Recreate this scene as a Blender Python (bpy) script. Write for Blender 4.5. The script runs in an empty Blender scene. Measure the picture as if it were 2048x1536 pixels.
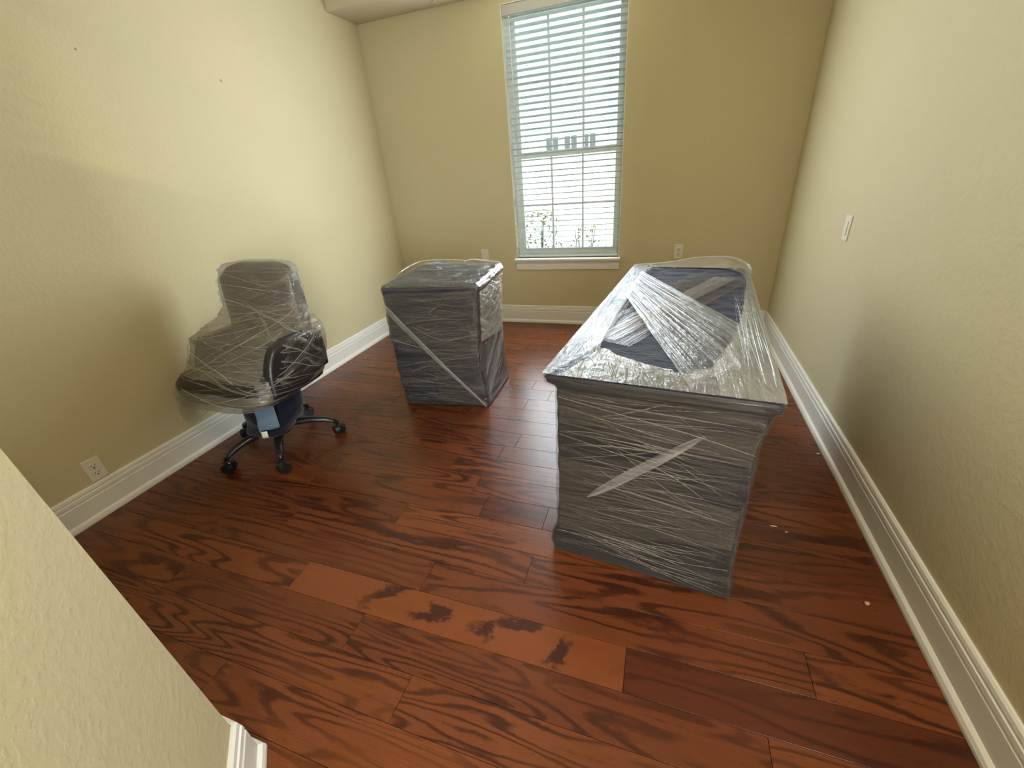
import bpy, bmesh, math, random
from mathutils import Vector, Matrix, noise
random.seed(7)
SC = bpy.context.scene
C = SC.collection
PI = math.pi

# ------------------------------------------------------------------ camera
XL, XR, YB = -2.4875, 0.8472, 3.7355          # left wall, right wall, back wall
XF = 1.6                                       # foyer's right wall, behind and right of the camera
YAW, PITCH, ROLL = 0.36326, 0.47758, -0.08653
cam = bpy.data.cameras.new('camera')
cam.sensor_fit = 'HORIZONTAL'; cam.sensor_width = 36.0; cam.lens = 831.0 * 36.0 / 2048.0
cam.clip_start = 0.02; cam.clip_end = 300
co = bpy.data.objects.new('camera', cam); C.objects.link(co)
fwd = Vector((-math.sin(YAW) * math.cos(PITCH), math.cos(YAW) * math.cos(PITCH), -math.sin(PITCH)))
rgt = Vector((math.cos(YAW), math.sin(YAW), 0)); upv = rgt.cross(fwd)
R2 = math.cos(ROLL) * rgt + math.sin(ROLL) * upv
U2 = -math.sin(ROLL) * rgt + math.cos(ROLL) * upv
co.matrix_world = Matrix(((R2.x, U2.x, -fwd.x, 0), (R2.y, U2.y, -fwd.y, 0), (R2.z, U2.z, -fwd.z, 1.35), (0, 0, 0, 1)))
SC.camera = co

# ------------------------------------------------------------------ world, sun, large lights, exposure
SKY_STRENGTH = 0.45
w = bpy.data.worlds.new('sky'); SC.world = w; w.use_nodes = True
bg = w.node_tree.nodes['Background']
bg.inputs[0].default_value = (0.62, 0.87, 1.0, 1); bg.inputs[1].default_value = SKY_STRENGTH

def lamp(name, kind, loc, target, energy, color=(1, 1, 1), **kw):
    l = bpy.data.lights.new(name, kind); l.energy = energy; l.color = color
    for k, v in kw.items(): setattr(l, k, v)
    o = bpy.data.objects.new(name, l); C.objects.link(o); o.location = loc
    d = Vector(target) - Vector(loc); o.rotation_euler = d.to_track_quat('-Z', 'Y').to_euler()
    return o
# high sun from behind the house: lights the garden, the ground and the house across
lamp('sun', 'SUN', (0, -12, 9), (3, 6, 0), 1.6, (1, .93, .80), angle=0.01)
# area lamp added low outside for the sunlight reflected up onto the left wall
lamp('sun_glint', 'AREA', (2.75, 7.02, -0.53), (-0.8, YB, 1.25), 190, (1, .88, .60), shape='RECTANGLE', size=1.3, size_y=0.06)
# daylight entering through the window: one soft lamp the size of the opening, just inside the blind
lamp('window_daylight', 'AREA', (-0.8035, YB - 0.012, 1.50), (-0.8035, 0, 1.50), 11.3, (.86, .95, 1), shape='RECTANGLE', size=0.90, size_y=1.66)
# unseen lamp added overhead to brighten the angled entry wall
lamp('entry_fill', 'AREA', (0.50, -0.05, 2.74), (0.50, -0.05, 0), 6.5, (1, .90, .74), shape='DISK', size=0.35)
# soft lamp added at an unseen opening, to brighten left wall and back corner
lamp('foyer_fill', 'AREA', (XF - 0.02, -2.15, 1.35), (0, -2.15, 1.35), 36, (.90, .96, 1), shape='RECTANGLE', size=1.3, size_y=2.1)

vs = SC.view_settings
vs.view_transform = 'Standard'; vs.look = 'None'; vs.gamma = 1.0; vs.use_curve_mapping = False
vs.exposure = 2.57
SC.cycles.use_denoising = True
SC.cycles.use_adaptive_sampling = True; SC.cycles.adaptive_threshold = 0.06; SC.cycles.adaptive_min_samples = 20
SC.cycles.max_bounces = 8; SC.cycles.diffuse_bounces = 5; SC.cycles.glossy_bounces = 4
SC.cycles.transparent_max_bounces = 16; SC.cycles.transmission_bounces = 4
SC.cycles.caustics_reflective = False; SC.cycles.caustics_refractive = False
SC.cycles.sample_clamp_indirect = 8

# ------------------------------------------------------------------ material helpers
class NT:
    def __init__(s, name):
        s.m = bpy.data.materials.new(name); s.m.use_nodes = True
        s.t = s.m.node_tree; s.t.nodes.clear()
        s.out = s.n('ShaderNodeOutputMaterial')
    def n(s, typ, **kw):
        x = s.t.nodes.new(typ)
        for k, v in kw.items(): setattr(x, k, v)
        return x
    def l(s, a, b): s.t.links.new(a, b)
    def val(s, sock, v):
        if hasattr(v, 'is_output') or isinstance(v, bpy.types.NodeSocket): s.l(v, sock)
        else: sock.default_value = v
    def math(s, op, a, b=0.0, c=0.0, clamp=False):
        x = s.n('ShaderNodeMath', operation=op, use_clamp=clamp)
        for i, v in enumerate((a, b, c)): s.val(x.inputs[i], v)
        return x.outputs[0]
    def mapping(s, vec, scale=(1, 1, 1), rot=(0, 0, 0), loc=(0, 0, 0)):
        x = s.n('ShaderNodeMapping'); s.l(vec, x.inputs[0])
        s.val(x.inputs[1], loc); x.inputs[2].default_value = rot; s.val(x.inputs[3], scale)
        return x.outputs[0]
    def noise(s, vec, scale=1, detail=2, rough=.5, dist=0.0):
        x = s.n('ShaderNodeTexNoise'); s.l(vec, x.inputs['Vector'])
        x.inputs['Scale'].default_value = scale; x.inputs['Detail'].default_value = detail
        x.inputs['Roughness'].default_value = rough; x.inputs['Distortion'].default_value = dist
        return x.outputs['Fac']
    def ramp(s, fac, stops, interp='LINEAR'):
        x = s.n('ShaderNodeValToRGB'); s.l(fac, x.inputs[0]); x.color_ramp.interpolation = interp
        e = x.color_ramp.elements
        while len(e) < len(stops): e.new(.5)
        for i, (p, c) in enumerate(stops):
            e[i].position = p; e[i].color = c if len(c) == 4 else (*c, 1)
        return x.outputs[0]
    def mixc(s, fac, a, b, mode='MIX'):
        x = s.n('ShaderNodeMix', data_type='RGBA', blend_type=mode)
        s.val(x.inputs[0], fac); s.val(x.inputs[6], a); s.val(x.inputs[7], b)
        return x.outputs[2]
    def bump(s, h, strength, dist):
        x = s.n('ShaderNodeBump'); s.l(h, x.inputs['Height'])
        x.inputs['Strength'].default_value = strength; x.inputs['Distance'].default_value = dist
        return x.outputs[0]
    def principled(s, col, rough=.5, **kw):
        p = s.n('ShaderNodeBsdfPrincipled')
        s.val(p.inputs['Base Color'], col if not isinstance(col, tuple) else (*col, 1)[:4]); s.val(p.inputs['Roughness'], rough)
        for k, v in kw.items(): s.val(p.inputs[k], v)
        s.l(p.outputs[0], s.out.inputs[0])
        return p
    def geo(s): return s.n('ShaderNodeNewGeometry').outputs['Position']
    def uv(s): return s.n('ShaderNodeUVMap').outputs[0]
    def objc(s): return s.n('ShaderNodeTexCoord').outputs['Object']

def mat_wall(name, col):
    s = NT(name); g = s.geo()
    blot = s.noise(g, 1.3, 3, .55)
    c = s.mixc(blot, (*[v * .965 for v in col], 1), (*[min(1, v * 1.03) for v in col], 1))
    a = s.noise(g, 55, 3, .55); b = s.noise(g, 170, 2, .5)
    pl_ = s.ramp(a, [(.46, (0, 0, 0)), (.60, (1, 1, 1))])
    h = s.math('ADD', s.math('MULTIPLY', pl_, .8), s.math('MULTIPLY', b, .35))
    s.principled(c, .72, Normal=s.bump(h, .16, .004), **{'Specular IOR Level': .25})
    return s.m
def mat_plain(name, col, rough=.5, grain=0.0, gs=60, bump=0.0, **kw):
    s = NT(name); n = s.noise(s.geo(), gs, 3, .5)
    c = s.mixc(n, (*[v * (1 - grain) for v in col], 1), (*[min(1, v * (1 + grain)) for v in col], 1))
    if bump: kw['Normal'] = s.bump(n, bump, .003)
    s.principled(c, rough, **kw)
    return s.m

def mat_oak():
    s = NT('stained_oak'); g = s.geo()
    seed = s.n('ShaderNodeAttribute', attribute_type='OBJECT', attribute_name='seed').outputs['Fac']
    tone = s.n('ShaderNodeAttribute', attribute_type='OBJECT', attribute_name='tone').outputs['Fac']
    figure = s.n('ShaderNodeAttribute', attribute_type='OBJECT', attribute_name='figure').outputs['Fac']
    off = s.n('ShaderNodeCombineXYZ'); s.l(s.math('MULTIPLY', seed, 13.7), off.inputs[0]); s.l(s.math('MULTIPLY', seed, 5.3), off.inputs[1]); s.l(s.math('MULTIPLY', seed, 31.1), off.inputs[2])
    ad = s.n('ShaderNodeVectorMath', operation='ADD'); s.l(g, ad.inputs[0]); s.l(off.outputs[0], ad.inputs[1]); p = ad.outputs[0]
    broad = s.noise(s.mapping(p, (0.95, 8.5, 1)), 1.0, 1.6, .42, .20)
    jag = s.noise(s.mapping(p, (20, 55, 1)), 1.0, 2, .6)
    ph = s.math('ADD', s.math('MULTIPLY', broad, s.math('MULTIPLY_ADD', figure, 80, 50)), s.math('MULTIPLY', jag, 2.6))
    sw = s.math('MULTIPLY_ADD', s.math('SINE', ph), .5, .5)
    line = s.ramp(sw, [(.48, (0, 0, 0)), (.94, (1, 1, 1))])
    pores = s.noise(s.mapping(p, (9, 330, 1)), 1.0, 3, .6)
    pr = s.ramp(pores, [(.50, (0, 0, 0)), (.72, (1, 1, 1))])
    c0 = s.mixc(tone, (.090, .0235, .0088, 1), (.225, .067, .0200, 1))
    mott = s.noise(s.mapping(p, (3, 14, 1)), 1.0, 3, .5)
    c1 = s.mixc(s.math('MULTIPLY', mott, .5), c0, (.080, .019, .008, 1))
    fade = s.ramp(s.noise(s.mapping(p, (2.2, 5, 1)), 1.0, 2, .5), [(.30, (.3, .3, .3)), (.62, (1, 1, 1))])
    k = s.math('MULTIPLY', line, s.math('MULTIPLY', fade, .84))
    c2 = s.mixc(k, c1, (.026, .0070, .0040, 1))
    c3 = s.mixc(s.math('MULTIPLY', pr, .42), c2, (.050, .013, .007, 1))
    h = s.math('SUBTRACT', 1.0, s.math('ADD', s.math('MULTIPLY', k, .5), s.math('MULTIPLY', pr, .5)))
    s.principled(c3, s.math('MULTIPLY_ADD', jag, .10, .24), Normal=s.bump(h, .10, .0015), **{'Specular IOR Level': .34})
    return s.m
def mat_oak_blotched():
    s = NT('stained_oak_blotched'); g = s.geo()
    sx = s.n('ShaderNodeSeparateXYZ'); s.l(g, sx.inputs[0])
    slant = s.math('SUBTRACT', sx.outputs[0], s.math('MULTIPLY', sx.outputs[1], .62))
    jag = s.noise(s.mapping(g, (28, 46, 1)), 1.0, 3, .62); wob = s.noise(s.mapping(g, (5, 9, 1)), 1.0, 1, .5)
    v = s.math('ADD', s.math('MULTIPLY', slant, 27), s.math('ADD', s.math('MULTIPLY', jag, 3.4), s.math('MULTIPLY', wob, 10.0)))
    band = s.math('MULTIPLY_ADD', s.math('SINE', v), .5, .5)
    blot = s.ramp(band, [(.62, (0, 0, 0)), (.86, (1, 1, 1))])
    across = s.math('ABSOLUTE', s.math('SUBTRACT', sx.outputs[1], .748))
    core = s.ramp(s.math('ADD', s.math('MULTIPLY', across, 9), s.math('ADD', s.math('MULTIPLY', s.math('SUBTRACT', wob, .5), 2.2), s.math('MULTIPLY', s.math('SUBTRACT', jag, .5), .9))), [(.30, (1, 1, 1)), (.52, (0, 0, 0))])
    along = s.ramp(s.math('ADD', sx.outputs[0], 1.0), [(.02, (0, 0, 0)), (.12, (1, 1, 1)), (.93, (1, 1, 1)), (.97, (.2, .2, .2))])
    msk = s.math('MULTIPLY', core, along)
    pores = s.ramp(s.noise(s.mapping(g, (9, 330, 1)), 1.0, 3, .6), [(.50, (0, 0, 0)), (.74, (1, 1, 1))])
    c1 = s.mixc(s.noise(s.mapping(g, (3, 12, 1)), 1.0, 3, .5), (.200, .057, .0180, 1), (.150, .041, .0130, 1))
    c2 = s.mixc(s.math('MULTIPLY', blot, s.math('MULTIPLY', msk, .92)), c1, (.034, .010, .0065, 1))
    c3 = s.mixc(s.math('MULTIPLY', pores, .35), c2, (.07, .018, .009, 1))
    s.principled(c3, .28, Normal=s.bump(pores, .06, .0015), **{'Specular IOR Level': .34})
    return s.m

def mat_pad(name, col, col2, quilt=40):
    """quilted moving pad cloth"""
    s = NT(name); u = s.uv()
    n = s.noise(s.mapping(u, (6, 60, 1)), 1.0, 3, .55)
    w1 = s.noise(s.mapping(u, (quilt, quilt * 2.2, 1), rot=(0, 0, .5)), 1.0, 2, .5)
    c = s.mixc(n, (*col, 1), (*col2, 1))
    h = s.math('ADD', n, s.math('MULTIPLY', w1, .5))
    s.principled(c, .8, Normal=s.bump(h, .6, .006), **{'Specular IOR Level': .2, 'Sheen Weight': .15})
    return s.m

def mat_film(name, base=.06, streak=.5, rots=(0.0,), freq=90, along=1.6, gloss=.10, rough=.10, crumple=.5, tint=(.80, .77, .72), lo=.50, hi=.72, cs=30, patch=0.0, fres=.30, bd=.006):
    """clear stretch film: see-through, glossy, with pale pulled streaks and creases"""
    s = NT(name); u = s.uv(); acc = None
    for i, r in enumerate(rots):
        v = s.mapping(u, (along, freq * (1 - .17 * i), 1), rot=(0, 0, 0), loc=(i * 3.1, i * 1.7, i * 2.3))
        if r:
            v = s.mapping(s.mapping(u, (1, 1, 1), rot=(0, 0, r)), (along, freq * (1 - .17 * i), 1), loc=(i * 3.1, i * 1.7, i * 2.3))
        k = s.ramp(s.noise(v, 1.0, 3, .62), [(lo, (0, 0, 0)), (hi, (1, 1, 1))])
        acc = k if acc is None else s.math('MAXIMUM', acc, s.math('MULTIPLY', k, .85))
    big = s.noise(s.mapping(u, (2.2, 5.5, 1)), 1.0, 2, .5)
    bigr = s.ramp(big, [(.38, (.25, .25, .25)), (.62, (1, 1, 1))])
    al = s.math('MULTIPLY_ADD', s.math('MULTIPLY', acc, bigr), streak, base)
    if patch:
        al = s.math('ADD', al, s.math('MULTIPLY', s.ramp(big, [(.45, (0, 0, 0)), (.6, (1, 1, 1))]), patch), clamp=True)
    cr = s.noise(s.mapping(u, (cs, cs * 1.3, 1)), 1.0, 3, .6, .8)
    h = s.math('ADD', s.math('MULTIPLY', acc, .8), s.math('MULTIPLY', cr, crumple * 2))
    nrm = s.bump(h, .75, bd)
    lw = s.n('ShaderNodeLayerWeight'); lw.inputs[0].default_value = .35; s.l(nrm, lw.inputs[1])
    gl = s.n('ShaderNodeBsdfGlossy'); gl.inputs[0].default_value = (.95, .97, 1, 1); gl.inputs[1].default_value = rough; s.l(nrm, gl.inputs['Normal'])
    tr = s.n('ShaderNodeBsdfTransparent')
    tr.inputs[0].default_value = (.97, .97, .965, 1)
    m1 = s.n('ShaderNodeMixShader'); s.l(s.math('MULTIPLY_ADD', lw.outputs['Fresnel'], fres, gloss * .3, clamp=True), m1.inputs[0]); s.l(tr.outputs[0], m1.inputs[1]); s.l(gl.outputs[0], m1.inputs[2])
    df = s.n('ShaderNodeBsdfDiffuse'); df.inputs[0].default_value = (*tint, 1); s.l(nrm, df.inputs['Normal'])
    tl = s.n('ShaderNodeBsdfTranslucent'); tl.inputs[0].default_value = (*tint, 1)
    m2 = s.n('ShaderNodeMixShader'); m2.inputs[0].default_value = .35; s.l(df.outputs[0], m2.inputs[1]); s.l(tl.outputs[0], m2.inputs[2])
    m3 = s.n('ShaderNodeMixShader'); s.l(al, m3.inputs[0]); s.l(m1.outputs[0], m3.inputs[1]); s.l(m2.outputs[0], m3.inputs[2])
    s.l(m3.outputs[0], s.out.inputs[0])
    return s.m
def mat_glass():
    s = NT('window_glass')
    tr = s.n('ShaderNodeBsdfTransparent'); tr.inputs[0].default_value = (.94, .97, .96, 1)
    gl = s.n('ShaderNodeBsdfGlossy'); gl.inputs[1].default_value = .02
    fr = s.n('ShaderNodeFresnel'); fr.inputs[0].default_value = 1.45
    sm = s.noise(s.geo(), 4, 2, .5)
    m = s.n('ShaderNodeMixShader'); s.l(s.math('MULTIPLY', fr.outputs[0], s.math('MULTIPLY_ADD', sm, .2, .8)), m.inputs[0]); s.l(tr.outputs[0], m.inputs[1]); s.l(gl.outputs[0], m.inputs[2])
    s.l(m.outputs[0], s.out.inputs[0]); return s.m

WALLC = (.555, .492, .310)
M = dict(
    wall=mat_wall('wall_paint', WALLC),
    ceil=mat_wall('ceiling_paint', (.58, .50, .36)),
    trim=mat_plain('trim_paint', (.72, .71, .65), .38, .02),
    vinyl=mat_plain('white_vinyl', (.80, .82, .80), .4, .01),
    slat=mat_plain('blind_slat', (.72, .83, .88), .42, .015),
    cord=mat_plain('blind_cord', (.70, .72, .70), .8),
    plate=mat_plain('outlet_plastic', (.70, .67, .57), .35, .01),
    slot=mat_plain('dark_slot', (.05, .045, .04), .6),
    oak=mat_oak(), oakb=mat_oak_blotched(),
    under=mat_plain('subfloor', (.02, .012, .008), .9),
    glass=mat_glass(),
    pad_dark=mat_pad('charcoal_pad', (.011, .011, .013), (.030, .028, .028)),
    pad_navy=mat_pad('navy_pad', (.006, .009, .036), (.012, .019, .066)),
    pad_teal=mat_pad('dark_blue_pad', (.012, .020, .042), (.028, .045, .085)),
    pad_cab=mat_pad('ink_blue_pad', (.014, .015, .032), (.034, .036, .058)),
    pad_ink=mat_pad('ink_pad', (.003, .004, .013), (.006, .008, .024)),
    film_cover=mat_film('film_cover', .05, .36, (0.3, -.5), 36, 1.6, .25, .14, 1.0, tint=(.74, .72, .68), cs=16, fres=.7, bd=.014),
    valance=mat_plain('blind_valance', (.46, .45, .43), .5, .01),
    film_sheen=mat_film('film_sheen', .16, .50, (0.35, -.2), 30, 2.5, .25, .14, 1.0, tint=(.86, .82, .70), cs=20, fres=.7, bd=.012, lo=.42, hi=.70),  # cream tint stands for reflected highlights on the cabinet side
    film_wrink=mat_film('film_wrinkle', .28, .30, (0.0,), 160, 2.0, .10, .2, .3, tint=(.62, .55, .46)),
    film_clear=mat_film('film_clear', .03, .34, (0.5, -.4), 24, 1.2, .20, .10, .8, tint=(.60, .56, .50), cs=14, fres=.6, lo=.56, hi=.72, bd=.010),
    film_streak=mat_film('film_streak', .05, .55, (0.0, .03), 40, .8, .06, .13, .4, tint=(.74, .81, .87), lo=.44, hi=.66, fres=.2),
    film_crease=mat_film('film_crease', .04, .60, (.6, -.3), 55, 5.0, .06, .12, 1.0, tint=(.84, .87, .88), cs=40, lo=.50, hi=.68, fres=.25, bd=.012),
    film_lip=mat_film('film_lip', .20, .34, (0.0, .3), 40, 2.0, .04, .2, .6, tint=(.60, .57, .49), lo=.44, hi=.72, fres=.15),
    pad_light=mat_pad('light_blue_pad', (.10, .16, .24), (.16, .23, .31)),
    black=mat_plain('black_plastic', (.012, .012, .013), .28, .1),
    leather=mat_plain('black_leather', (.016, .014, .015), .34, .2, 90, .25),
    tag=mat_plain('white_tag', (.75, .74, .66), .7),
    film_side=mat_film('film_side', .010, .20, (0.0, .10, -.14), 60, .9, .04, .22, .25, lo=.50, hi=.78, tint=(.66, .58, .48)),
    film_cab=mat_film('film_cabinet', .02, .32, (0.0, .12, -.2), 55, 1.2, .20, .15, .9, cs=22, lo=.50, hi=.78, fres=.8, tint=(.72, .66, .57)),
    film_top=mat_film('film_top', .05, .30, (0.0, .25), 60, 3.0, .0, .18, 1.0, tint=(.60, .74, .86), cs=34, fres=.10, bd=.008),
    film_fan=mat_film('film_fan', .06, .40, (0.0, .04), 60, 1.2, .05, .13, .5, tint=(.72, .77, .81), lo=.46, hi=.66, fres=.14),
    film_band=mat_film('film_band', .14, .40, (0.0, .03), 110, .9, .12, .14, .2, lo=.46, hi=.68),
    film_haze=mat_film('film_haze', .025, .24, (0.0, .06, -.08), 55, .7, .05, .24, .2, tint=(.50, .42, .33), lo=.46, hi=.76),
    film_rope=mat_film('film_rope', .38, .35, (0.0,), 160, 2.0, .15, .15, .4, tint=(.78, .74, .67)),
    film_chair=mat_film('film_chair', .24, .36, (0.05, -.35, .5), 30, 1.3, .14, .14, .8, tint=(.56, .50, .41), lo=.50, hi=.72, cs=16),
    ground=mat_plain('pale_concrete', (.55, .56, .55), .9, .1, 2),
    lawn=mat_plain('bounce_cut_lawn', (.035, .055, .022), .9, .3, 8),  # kept dark to cut light bounced up at the blind
    stucco=mat_plain('white_stucco', (.80, .80, .78), .9, .03, 3),
    darkpane=mat_plain('dark_window_pane', (.05, .055, .065), .6),
    leaf=mat_plain('autumn_leaf', (.16, .12, .012), .6, .6, 6),
    stem=mat_plain('shrub_stem', (.03, .022, .015), .8),
    crumb=mat_plain('crumb', (.55, .38, .22), .7, .2, 200),
    paper=mat_plain('paper_scrap', (.62, .50, .40), .8),
    metal=mat_plain('grey_metal', (.35, .36, .34), .35, .05),
)

# ------------------------------------------------------------------ mesh helpers
def link(name, me, m, parent=None, smooth=False):
    o = bpy.data.objects.new(name, me); C.objects.link(o)
    if m is not None and len(me.materials) == 0: me.materials.append(m)
    if parent is not None: o.parent = parent
    if smooth:
        for p in me.polygons: p.use_smooth = True
    return o
def from_bm(name, bm, m, parent=None, smooth=False):
    bm.normal_update(); me = bpy.data.meshes.new(name); bm.to_mesh(me); bm.free()
    return link(name, me, m, parent, smooth)
def thing(name, label, cat, loc=(0, 0, 0), rotz=0, group=None):
    o = bpy.data.objects.new(name, None); C.objects.link(o); o.location = loc; o.rotation_euler = (0, 0, rotz)
    o.empty_display_size = .1
    return tag(o, label, cat, group)
def tag(o, label, cat, group=None):
    o['label'] = label; o['category'] = cat
    if group: o['group'] = group
    return o
def struct(o, label=None):
    o['kind'] = 'structure'
    if label: o['label'] = label
    return o
def add_box(bm, lo, hi, bev=0.0, seg=1):
    lo = Vector(lo); hi = Vector(hi)
    r = bmesh.ops.create_cube(bm, size=1.0)
    for v in r['verts']:
        v.co = Vector(((lo[i] + hi[i]) / 2 + v.co[i] * (hi[i] - lo[i])) for i in range(3))
    if bev:
        es = list({e for v in r['verts'] for e in v.link_edges})
        bmesh.ops.bevel(bm, geom=es, offset=bev, segments=seg, affect='EDGES', profile=.5)
def box(name, lo, hi, m, parent=None, bev=0.0, seg=1):
    bm = bmesh.new(); add_box(bm, lo, hi, bev, seg); return from_bm(name, bm, m, parent)
def boxes(name, lst, m, parent=None, bev=0.0):
    bm = bmesh.new()
    for lo, hi in lst: add_box(bm, lo, hi, bev)
    return from_bm(name, bm, m, parent)
def prism(name, prof, path, m, parent=None):
    """extrude a (depth,height) profile along a list of (point, outward normal scaled for mitre)"""
    bm = bmesh.new(); rings = []
    for p, n in path:
        rings.append([bm.verts.new((p[0] + n[0] * d, p[1] + n[1] * d, p[2] + h)) for d, h in prof])
    k = len(prof)
    for a, b in zip(rings, rings[1:]):
        for i in range(k):
            bm.faces.new((a[i], a[(i + 1) % k], b[(i + 1) % k], b[i]))
    bm.faces.new(rings[0][::-1]); bm.faces.new(rings[-1])
    bmesh.ops.recalc_face_normals(bm, faces=bm.faces)
    return from_bm(name, bm, m, parent)
def tube(name, pts, rad, m, parent=None, seg=8, flat=1.0):
    """tube along points with a radius per point; flat squashes it vertically"""
    bm = bmesh.new(); rings = []; n = len(pts)
    P = [Vector(p) for p in pts]
    for i, p in enumerate(P):
        d = (P[min(i + 1, n - 1)] - P[max(i - 1, 0)]).normalized()
        a = d.cross(Vector((0, 0, 1)))
        if a.length < 1e-3: a = Vector((1, 0, 0))
        a.normalize(); b = a.cross(d)
        r = rad[i] if isinstance(rad, (list, tuple)) else rad
        rings.append([bm.verts.new(p + a * math.cos(2 * PI * j / seg) * r + b * math.sin(2 * PI * j / seg) * r * flat) for j in range(seg)])
    for a, b in zip(rings, rings[1:]):
        for j in range(seg): bm.faces.new((a[j], a[(j + 1) % seg], b[(j + 1) % seg], b[j]))
    bm.faces.new(rings[0]); bm.faces.new(rings[-1][::-1])
    bmesh.ops.recalc_face_normals(bm, faces=bm.faces)
    return from_bm(name, bm, m, parent, True)
def grid_mesh(name, nu, nv, f, uvf, m, parent=None, close_u=False, smooth=True, thick=0.0):
    """surface f(i/nu, j/nv) -> point with uv uvf -> (u,v)"""
    vs_, uvs, fs = [], [], []
    cu = nu if close_u else nu + 1
    for j in range(nv + 1):
        for i in range(cu): vs_.append(f(i / nu, j / nv))
    for j in range(nv):
        for i in range(nu):
            a = j * cu + i; b = j * cu + (i + 1) % cu if close_u else j * cu + i + 1
            fs.append((a, b, b + cu, a + cu))
            uvs += [uvf(i / nu, j / nv), uvf((i + 1) / nu, j / nv), uvf((i + 1) / nu, (j + 1) / nv), uvf(i / nu, (j + 1) / nv)]
    me = bpy.data.meshes.new(name); me.from_pydata(vs_, [], fs); ul = me.uv_layers.new(name='UVMap')
    for k, q in enumerate(uvs): ul.data[k].uv = q
    me.update()
    return link(name, me, m, parent, smooth)
def lerp(a, b, t): return a + (b - a) * t
def N3(x, y, z): return noise.noise(Vector((x, y, z)))

# ------------------------------------------------------------------ structure: shell
HC = 2.76; SOF = 2.473; SOFY = 3.36; YF = -3.2
OX0, OX1, OZ0, OZ1 = -1.261, -0.346, 0.612, 2.41      # window opening
DG = Vector((1, -1, 0)).normalized()                   # direction of the angled entry wall
NG = Vector((1, 1, 0)).normalized()
WC = Vector((-0.939, 0.262, 0))                        # corner of the angled entry wall
WE = WC + DG * 0.82
floor = struct(box('floor', (XL - .1, YF - .1, -.12), (XF + .1, YB + .1, -.016), M['under']), 'red-brown stained oak plank floor')
wl = struct(box('wall_left', (XL - .12, .05, -.1), (XL, YB + .14, HC), M['wall']), 'tan textured wall left of the chair')
wr = struct(box('wall_right', (XR, -.1, -.1), (XR + .12, YB + .14, HC), M['wall']), 'tan textured wall right of the desk')
wb = struct(boxes('wall_back', [((XL, YB, -.1), (OX0, YB + .14, HC)), ((OX1, YB, -.1), (XR, YB + .14, HC)),
                         ((OX0, YB, -.1), (OX1, YB + .14, OZ0)), ((OX0, YB, OZ1), (OX1, YB + .14, HC))], M['wall']), 'tan back wall around the window')
cl = struct(box('ceiling', (XL - .12, YF - .1, HC), (XF + .12, YB + .14, HC + .1), M['ceil']), 'beige ceiling')
struct(box('ceiling_soffit', (XL, SOFY, SOF), (XR, YB, HC), M['ceil'], None, .008, 2), 'beige dropped soffit above the window')
# angled entry wall: face with normal NG, its far edge leans a hair along the wall
def entry_wall():
    bm = bmesh.new()
    def lean(z): return DG * (0.0130 + 0.0325 * z)
    A0, A1 = WC + lean(0), WC + lean(2.76)
    W1, W2 = WE, WE + Vector((-.12, -.12, 0)) * .0 + Vector((0, -.14, 0))
    low = [A0, W1, W2, Vector((XL, W2.y, 0)), Vector((XL, A0.y, 0))]
    up = [A1, W1, W2, Vector((XL, W2.y, 0)), Vector((XL, A1.y, 0))]
    a = [bm.verts.new((p.x, p.y, -.1)) for p in low]; b = [bm.verts.new((p.x, p.y, HC)) for p in up]
    for i in range(5): bm.faces.new((a[i], a[(i + 1) % 5], b[(i + 1) % 5], b[i]))
    bm.faces.new(a); bm.faces.new(b); bmesh.ops.recalc_face_normals(bm, faces=bm.faces)
    return struct(from_bm('wall_entry', bm, M['wall']), 'pale angled wall corner close by at lower left')
entry_wall()
struct(box('wall_foyer', (XL - .12, YF - .12, -.1), (XF + .12, YF, HC), M['wall']), 'tan foyer wall behind the viewer')
struct(box('wall_foyer_side', (XL - .12, YF, -.1), (XL, .05, HC), M['wall']), 'tan foyer side wall behind the viewer')

struct(box('wall_foyer_front', (XR + .12, -.1, -.1), (XF + .12, .02, HC), M['wall']), 'tan foyer wall behind the right wall')
struct(boxes('wall_foyer_right', [((XF, YF, -.1), (XF + .12, -2.8, HC)), ((XF, -1.5, -.1), (XF + .12, -.1, HC)), ((XF, -2.8, -.1), (XF + .12, -1.5, .30)), ((XF, -2.8, 2.4), (XF + .12, -1.5, HC))], M['wall']), 'tan foyer wall, out of view, with an added opening')  # opening added for the fill light on the left wall
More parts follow.
